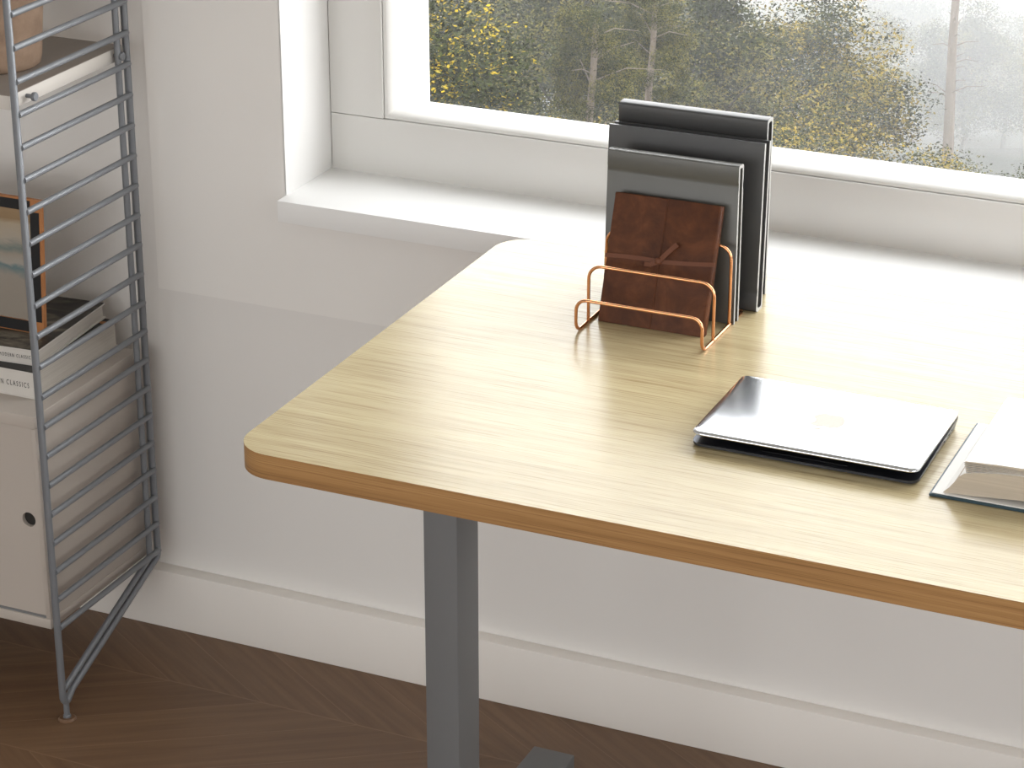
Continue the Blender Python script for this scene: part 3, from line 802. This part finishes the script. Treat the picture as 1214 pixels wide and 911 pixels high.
def slim_tree(D, U, htop, label, r_=.13):
    p = CAM+fh*D+rh*U; g = gz(D); rg = random.Random(int(D+U*10))
    t = bpy.data.objects.new('slim_tree', None); C.objects.link(t); t.location = (p.x, p.y, g); tag(t, label, 'tree')
    hh = htop-g; bm = bmesh.new()
    pts = [(math.sin(i*.9)*.10, math.cos(i*1.3)*.08, -.8+(hh+.8)*i/9) for i in range(10)]
    tube(bm, pts, [r_*1.5]+[r_*(1.25-.09*i) for i in range(9)], 10)
    for k in range(22):
        a = rg.uniform(0, 6.28); z = hh*rg.uniform(.3, .98); L = rg.uniform(.6, 1.8)
        tube(bm, [(0, 0, z), (math.cos(a)*L*.5, math.sin(a)*L*.5, z+L*.25), (math.cos(a)*L, math.sin(a)*L, z+L*.3)], [r_*.16, r_*.09, r_*.04], 5)
    me = bpy.data.meshes.new('trunk'); bm.to_mesh(me); bm.free(); me.materials.append(M['palebark'])
    tr = bpy.data.objects.new('trunk', me); C.objects.link(tr); tr.parent = t
    o = bpy.data.objects.new('foliage', crowns[2]); C.objects.link(o); o.parent = t
    o.location = (0, 0, hh-1.2); o.scale = (.42, .42, .5)
    o.material_slots[0].link = 'OBJECT'; o.material_slots[0].material = M['leafgrey']
    return t
T = [
 (46, -3.3, -7.8, 1, 1.05, 'leafgold', 'tree with a golden yellow crown at the far left edge of the window'),
 (50, -1.2, -12.6, 0, .85, 'leafdark', 'dark green tree below the golden crown beside the left jamb'),
 (60, 1.6, -15.6, 1, .85, 'leafochre', 'low green tree with yellow sprigs behind the books'),
 (68, -2.2, -15.5, 2, 1.1, 'leafdark', 'tall dark tree rising behind the golden crown'),
 (78, 2.0, -15.5, 0, 1.25, 'leafgrey', 'grey-green tree in the middle distance left of the books'),
 (76, 5.4, -15.0, 2, 1.3, 'leafdark', 'dark slender tree seen above the standing books'),
 (66, 5.2, -17.4, 1, .9, 'leafgrey', 'low grey-green tree just above the top of the books'),
 (58, 7.0, -15.1, 1, .98, 'leafochre', 'ochre bushy tree just right of the standing books'),
 (60, 10.2, -17.0, 0, .9, 'leafochre', 'ochre tree low in the window right of the bushy one'),
 (64, 13.6, -18.2, 1, .9, 'leafgrey', 'low green tree at the right edge of the photo'),
 (82, 9.2, -18.0, 1, 1.3, 'leafochre', 'hazy pale yellow tree rising behind the ochre bush'),
 (100, 6.0, -21.0, 0, 1.6, 'leafochre', 'misty tree far back in the middle of the window'),
 (105, -1.5, -20.0, 0, 1.7, 'leafdark', 'misty dark tree far back near the left jamb'),
 (135, 3.0, -26.0, 1, 2.1, 'leafgrey', 'faintest far tree between the misty crowns'),
 (72, 18.0, -20.0, 2, 1.1, 'leafgrey', 'tree on the slope beyond the right edge'),
]
FAR = [(190, 22, 1, 1.9), (200, 31, 0, 2.0), (215, 26, 1, 2.2), (215, 36, 1, 2.0), (235, 33, 0, 2.3), (240, 43, 1, 2.2), (235, 22, 2, 2.2), (255, 39, 0, 2.4), (260, 28, 1, 2.4), (270, 47, 1, 2.4), (275, 35, 0, 2.5), (280, 23, 1, 2.4), (285, 53, 1, 2.5), (180, 29, 2, 1.8), (180, 37, 1, 1.7), (225, 14, 0, 2.3), (250, 10, 1, 2.4), (225, 48, 1, 2.0), (160, 22.5, 2, 1.5), (165, 31, 0, 1.6), (200, 41, 1, 1.8)]
placed = []
def clear_spot(D, U, top, ci, sc):
    # step a tree back down the slope until its crown stands clear of the others
    RR = [3.2, 3.6, 2.6][ci]*1.18
    while True:
        if all(math.hypot(D-d, U-u) > RR*sc+q for d, u, q in placed): break
        k = (D+1.5)/D; D *= k; U *= k; sc *= k; top = 2.23+(top-2.23)*k
    placed.append((D, U, RR*sc)); return D, U, top, ci, sc
SLIM = [(54, 1.75, .13), (61.5, 3.5, .13), (130, 23.6, .2)]
for a in SLIM: placed.append((a[0], a[1], 1.3))
for (D, U, top, ci, sc, m_, lb) in T: tree(*clear_spot(D, U, top, ci, sc), m_, lb)
for (D, U, ci, sc) in FAR: tree(*clear_spot(D, U, gz(D)+[4.2, 3.6, 4.6][ci]*sc*1.75, ci, sc), 'leafgrey', 'pale far tree almost dissolved in the mist at upper right', group='far trees in the mist')
slim_tree(54, 1.75, -12.2, 'pale slim trunk standing left of the books through the window')
slim_tree(61.5, 3.5, -13.6, 'thin pale trunk right beside the standing books, farther than its neighbour')
slim_tree(130, 23.6, -26.0, 'tall pale trunk fading into the mist at upper right', .27)

# mist in the valley
m = bpy.data.materials.new('valley_mist'); m.use_nodes = True; t = NT(m); t.t.nodes.remove(t.b)
vs = t.n('ShaderNodeVolumeScatter'); vs.inputs['Density'].default_value = .0006; vs.inputs['Color'].default_value = (.97, .98, 1, 1)
vs.inputs['Anisotropy'].default_value = .2
t.l(vs.outputs[0], t.t.nodes['Material Output'].inputs['Volume'])
bm = bmesh.new(); box(bm, -420, 300, 6, 111.9, -180, 12)
mb = finish(bm, 'mist', m, scale=1); mb['kind'] = 'stuff'; mb['label'] = 'thin white haze hanging over the near slope below the window'; mb['category'] = 'mist'
m2 = m.copy(); m2.name = 'far_mist'; m2.node_tree.nodes['Volume Scatter'].inputs['Density'].default_value = .0085
bm = bmesh.new(); box(bm, -420, 300, 112, 520, -180, 12)
mb = finish(bm, 'far_mist', m2, scale=1); mb['kind'] = 'stuff'; mb['label'] = 'thicker white mist filling the far valley at upper right'; mb['category'] = 'mist'

# ------------------------------------------------------------------ light
wd = bpy.data.worlds.new('overcast_sky'); bpy.context.scene.world = wd; wd.use_nodes = True
t = NT(wd); bg = t.t.nodes['Background']
tc = t.n('ShaderNodeTexCoord'); sp = t.n('ShaderNodeSeparateXYZ'); t.l(tc.outputs['Generated'], sp.inputs[0])
c = t.ramp(t.math('MULTIPLY_ADD', sp.outputs[2], .5, .5), [(0, (.25, .25, .24)), (.48, (.5, .5, .5)), (.56, (1, .995, .985)), (1, (.95, .98, 1))])
t.l(c, bg.inputs[0])
SKY = 5.0
# brighter part of the cloud where the low sun stands, beyond the window
vm = t.n('ShaderNodeVectorMath', operation='DOT_PRODUCT'); t.l(tc.outputs['Generated'], vm.inputs[0]); gd = Vector((.62, .62, .46)).normalized(); vm.inputs[1].default_value = gd
gl_ = t.math('POWER', t.math('MAXIMUM', vm.outputs['Value'], 0), 4)
zen = t.math('POWER', t.math('MAXIMUM', sp.outputs[2], 0), 3)
t.l(t.math('ADD', t.math('MULTIPLY_ADD', gl_, 3.5, 5.0), t.math('MULTIPLY', zen, -1.0)), bg.inputs[1])
def portal(name, loc, rot, sx, sy):
    L = bpy.data.lights.new(name, 'AREA'); L.shape = 'RECTANGLE'; L.size = sx*S; L.size_y = sy*S
    L.cycles.is_portal = True
    o = bpy.data.objects.new(name, L); C.objects.link(o); o.location = Vector(loc)*S; o.rotation_euler = rot
    return o
portal('window_daylight', ((OX0+OX1)/2, .255, (OZ0+OZ1)/2+.05), (-PI/2, 0, 0), OX1-OX0, OZ1-OZ0)
portal('side_fill_portal', (XR+.11, (WY0+WY1)/2, (WZ0+WZ1)/2), (0, PI/2, 0), WZ1-WZ0, WY1-WY0)  # portal at the added side opening
portal('rear_fill_portal', ((FX0+FX1)/2, YB-.11, (FZ0+FZ1)/2), (PI/2, 0, 0), FX1-FX0, FZ1-FZ0)  # portal at the added opening behind the camera
# soft sun behind thin cloud, high beyond the window
sun = bpy.data.lights.new('sun', 'SUN'); sun.energy = 0.0; sun.angle = math.radians(14); sun.color = (1, .96, .9)
so = bpy.data.objects.new('sun', sun); C.objects.link(so); so.location = (10, 20, 20)
dirv = Vector((.55, .75, .75)); so.rotation_euler = dirv.to_track_quat('Z', 'Y').to_euler()

# ------------------------------------------------------------------ camera
cam = bpy.data.cameras.new('camera'); cam.sensor_width = 36; cam.lens = 2965.377/1214*36; cam.clip_end = 1000; cam.clip_start = .05
co = bpy.data.objects.new('camera', cam); C.objects.link(co); co.location = CAM
co.rotation_euler = (PI/2-.4041, .0002, -yaw)
sc = bpy.context.scene; sc.camera = co
sc.view_settings.view_transform = 'Standard'; sc.view_settings.look = 'None'
sc.view_settings.exposure = 0; sc.view_settings.gamma = 1; sc.view_settings.use_curve_mapping = False
sc.cycles.use_denoising = True
sc.cycles.max_bounces = 10; sc.cycles.diffuse_bounces = 6; sc.cycles.transparent_max_bounces = 12; sc.cycles.volume_bounces = 1
sc.cycles.sample_clamp_indirect = 6
for o in bpy.data.objects:
    if '_o' in o: del o['_o']
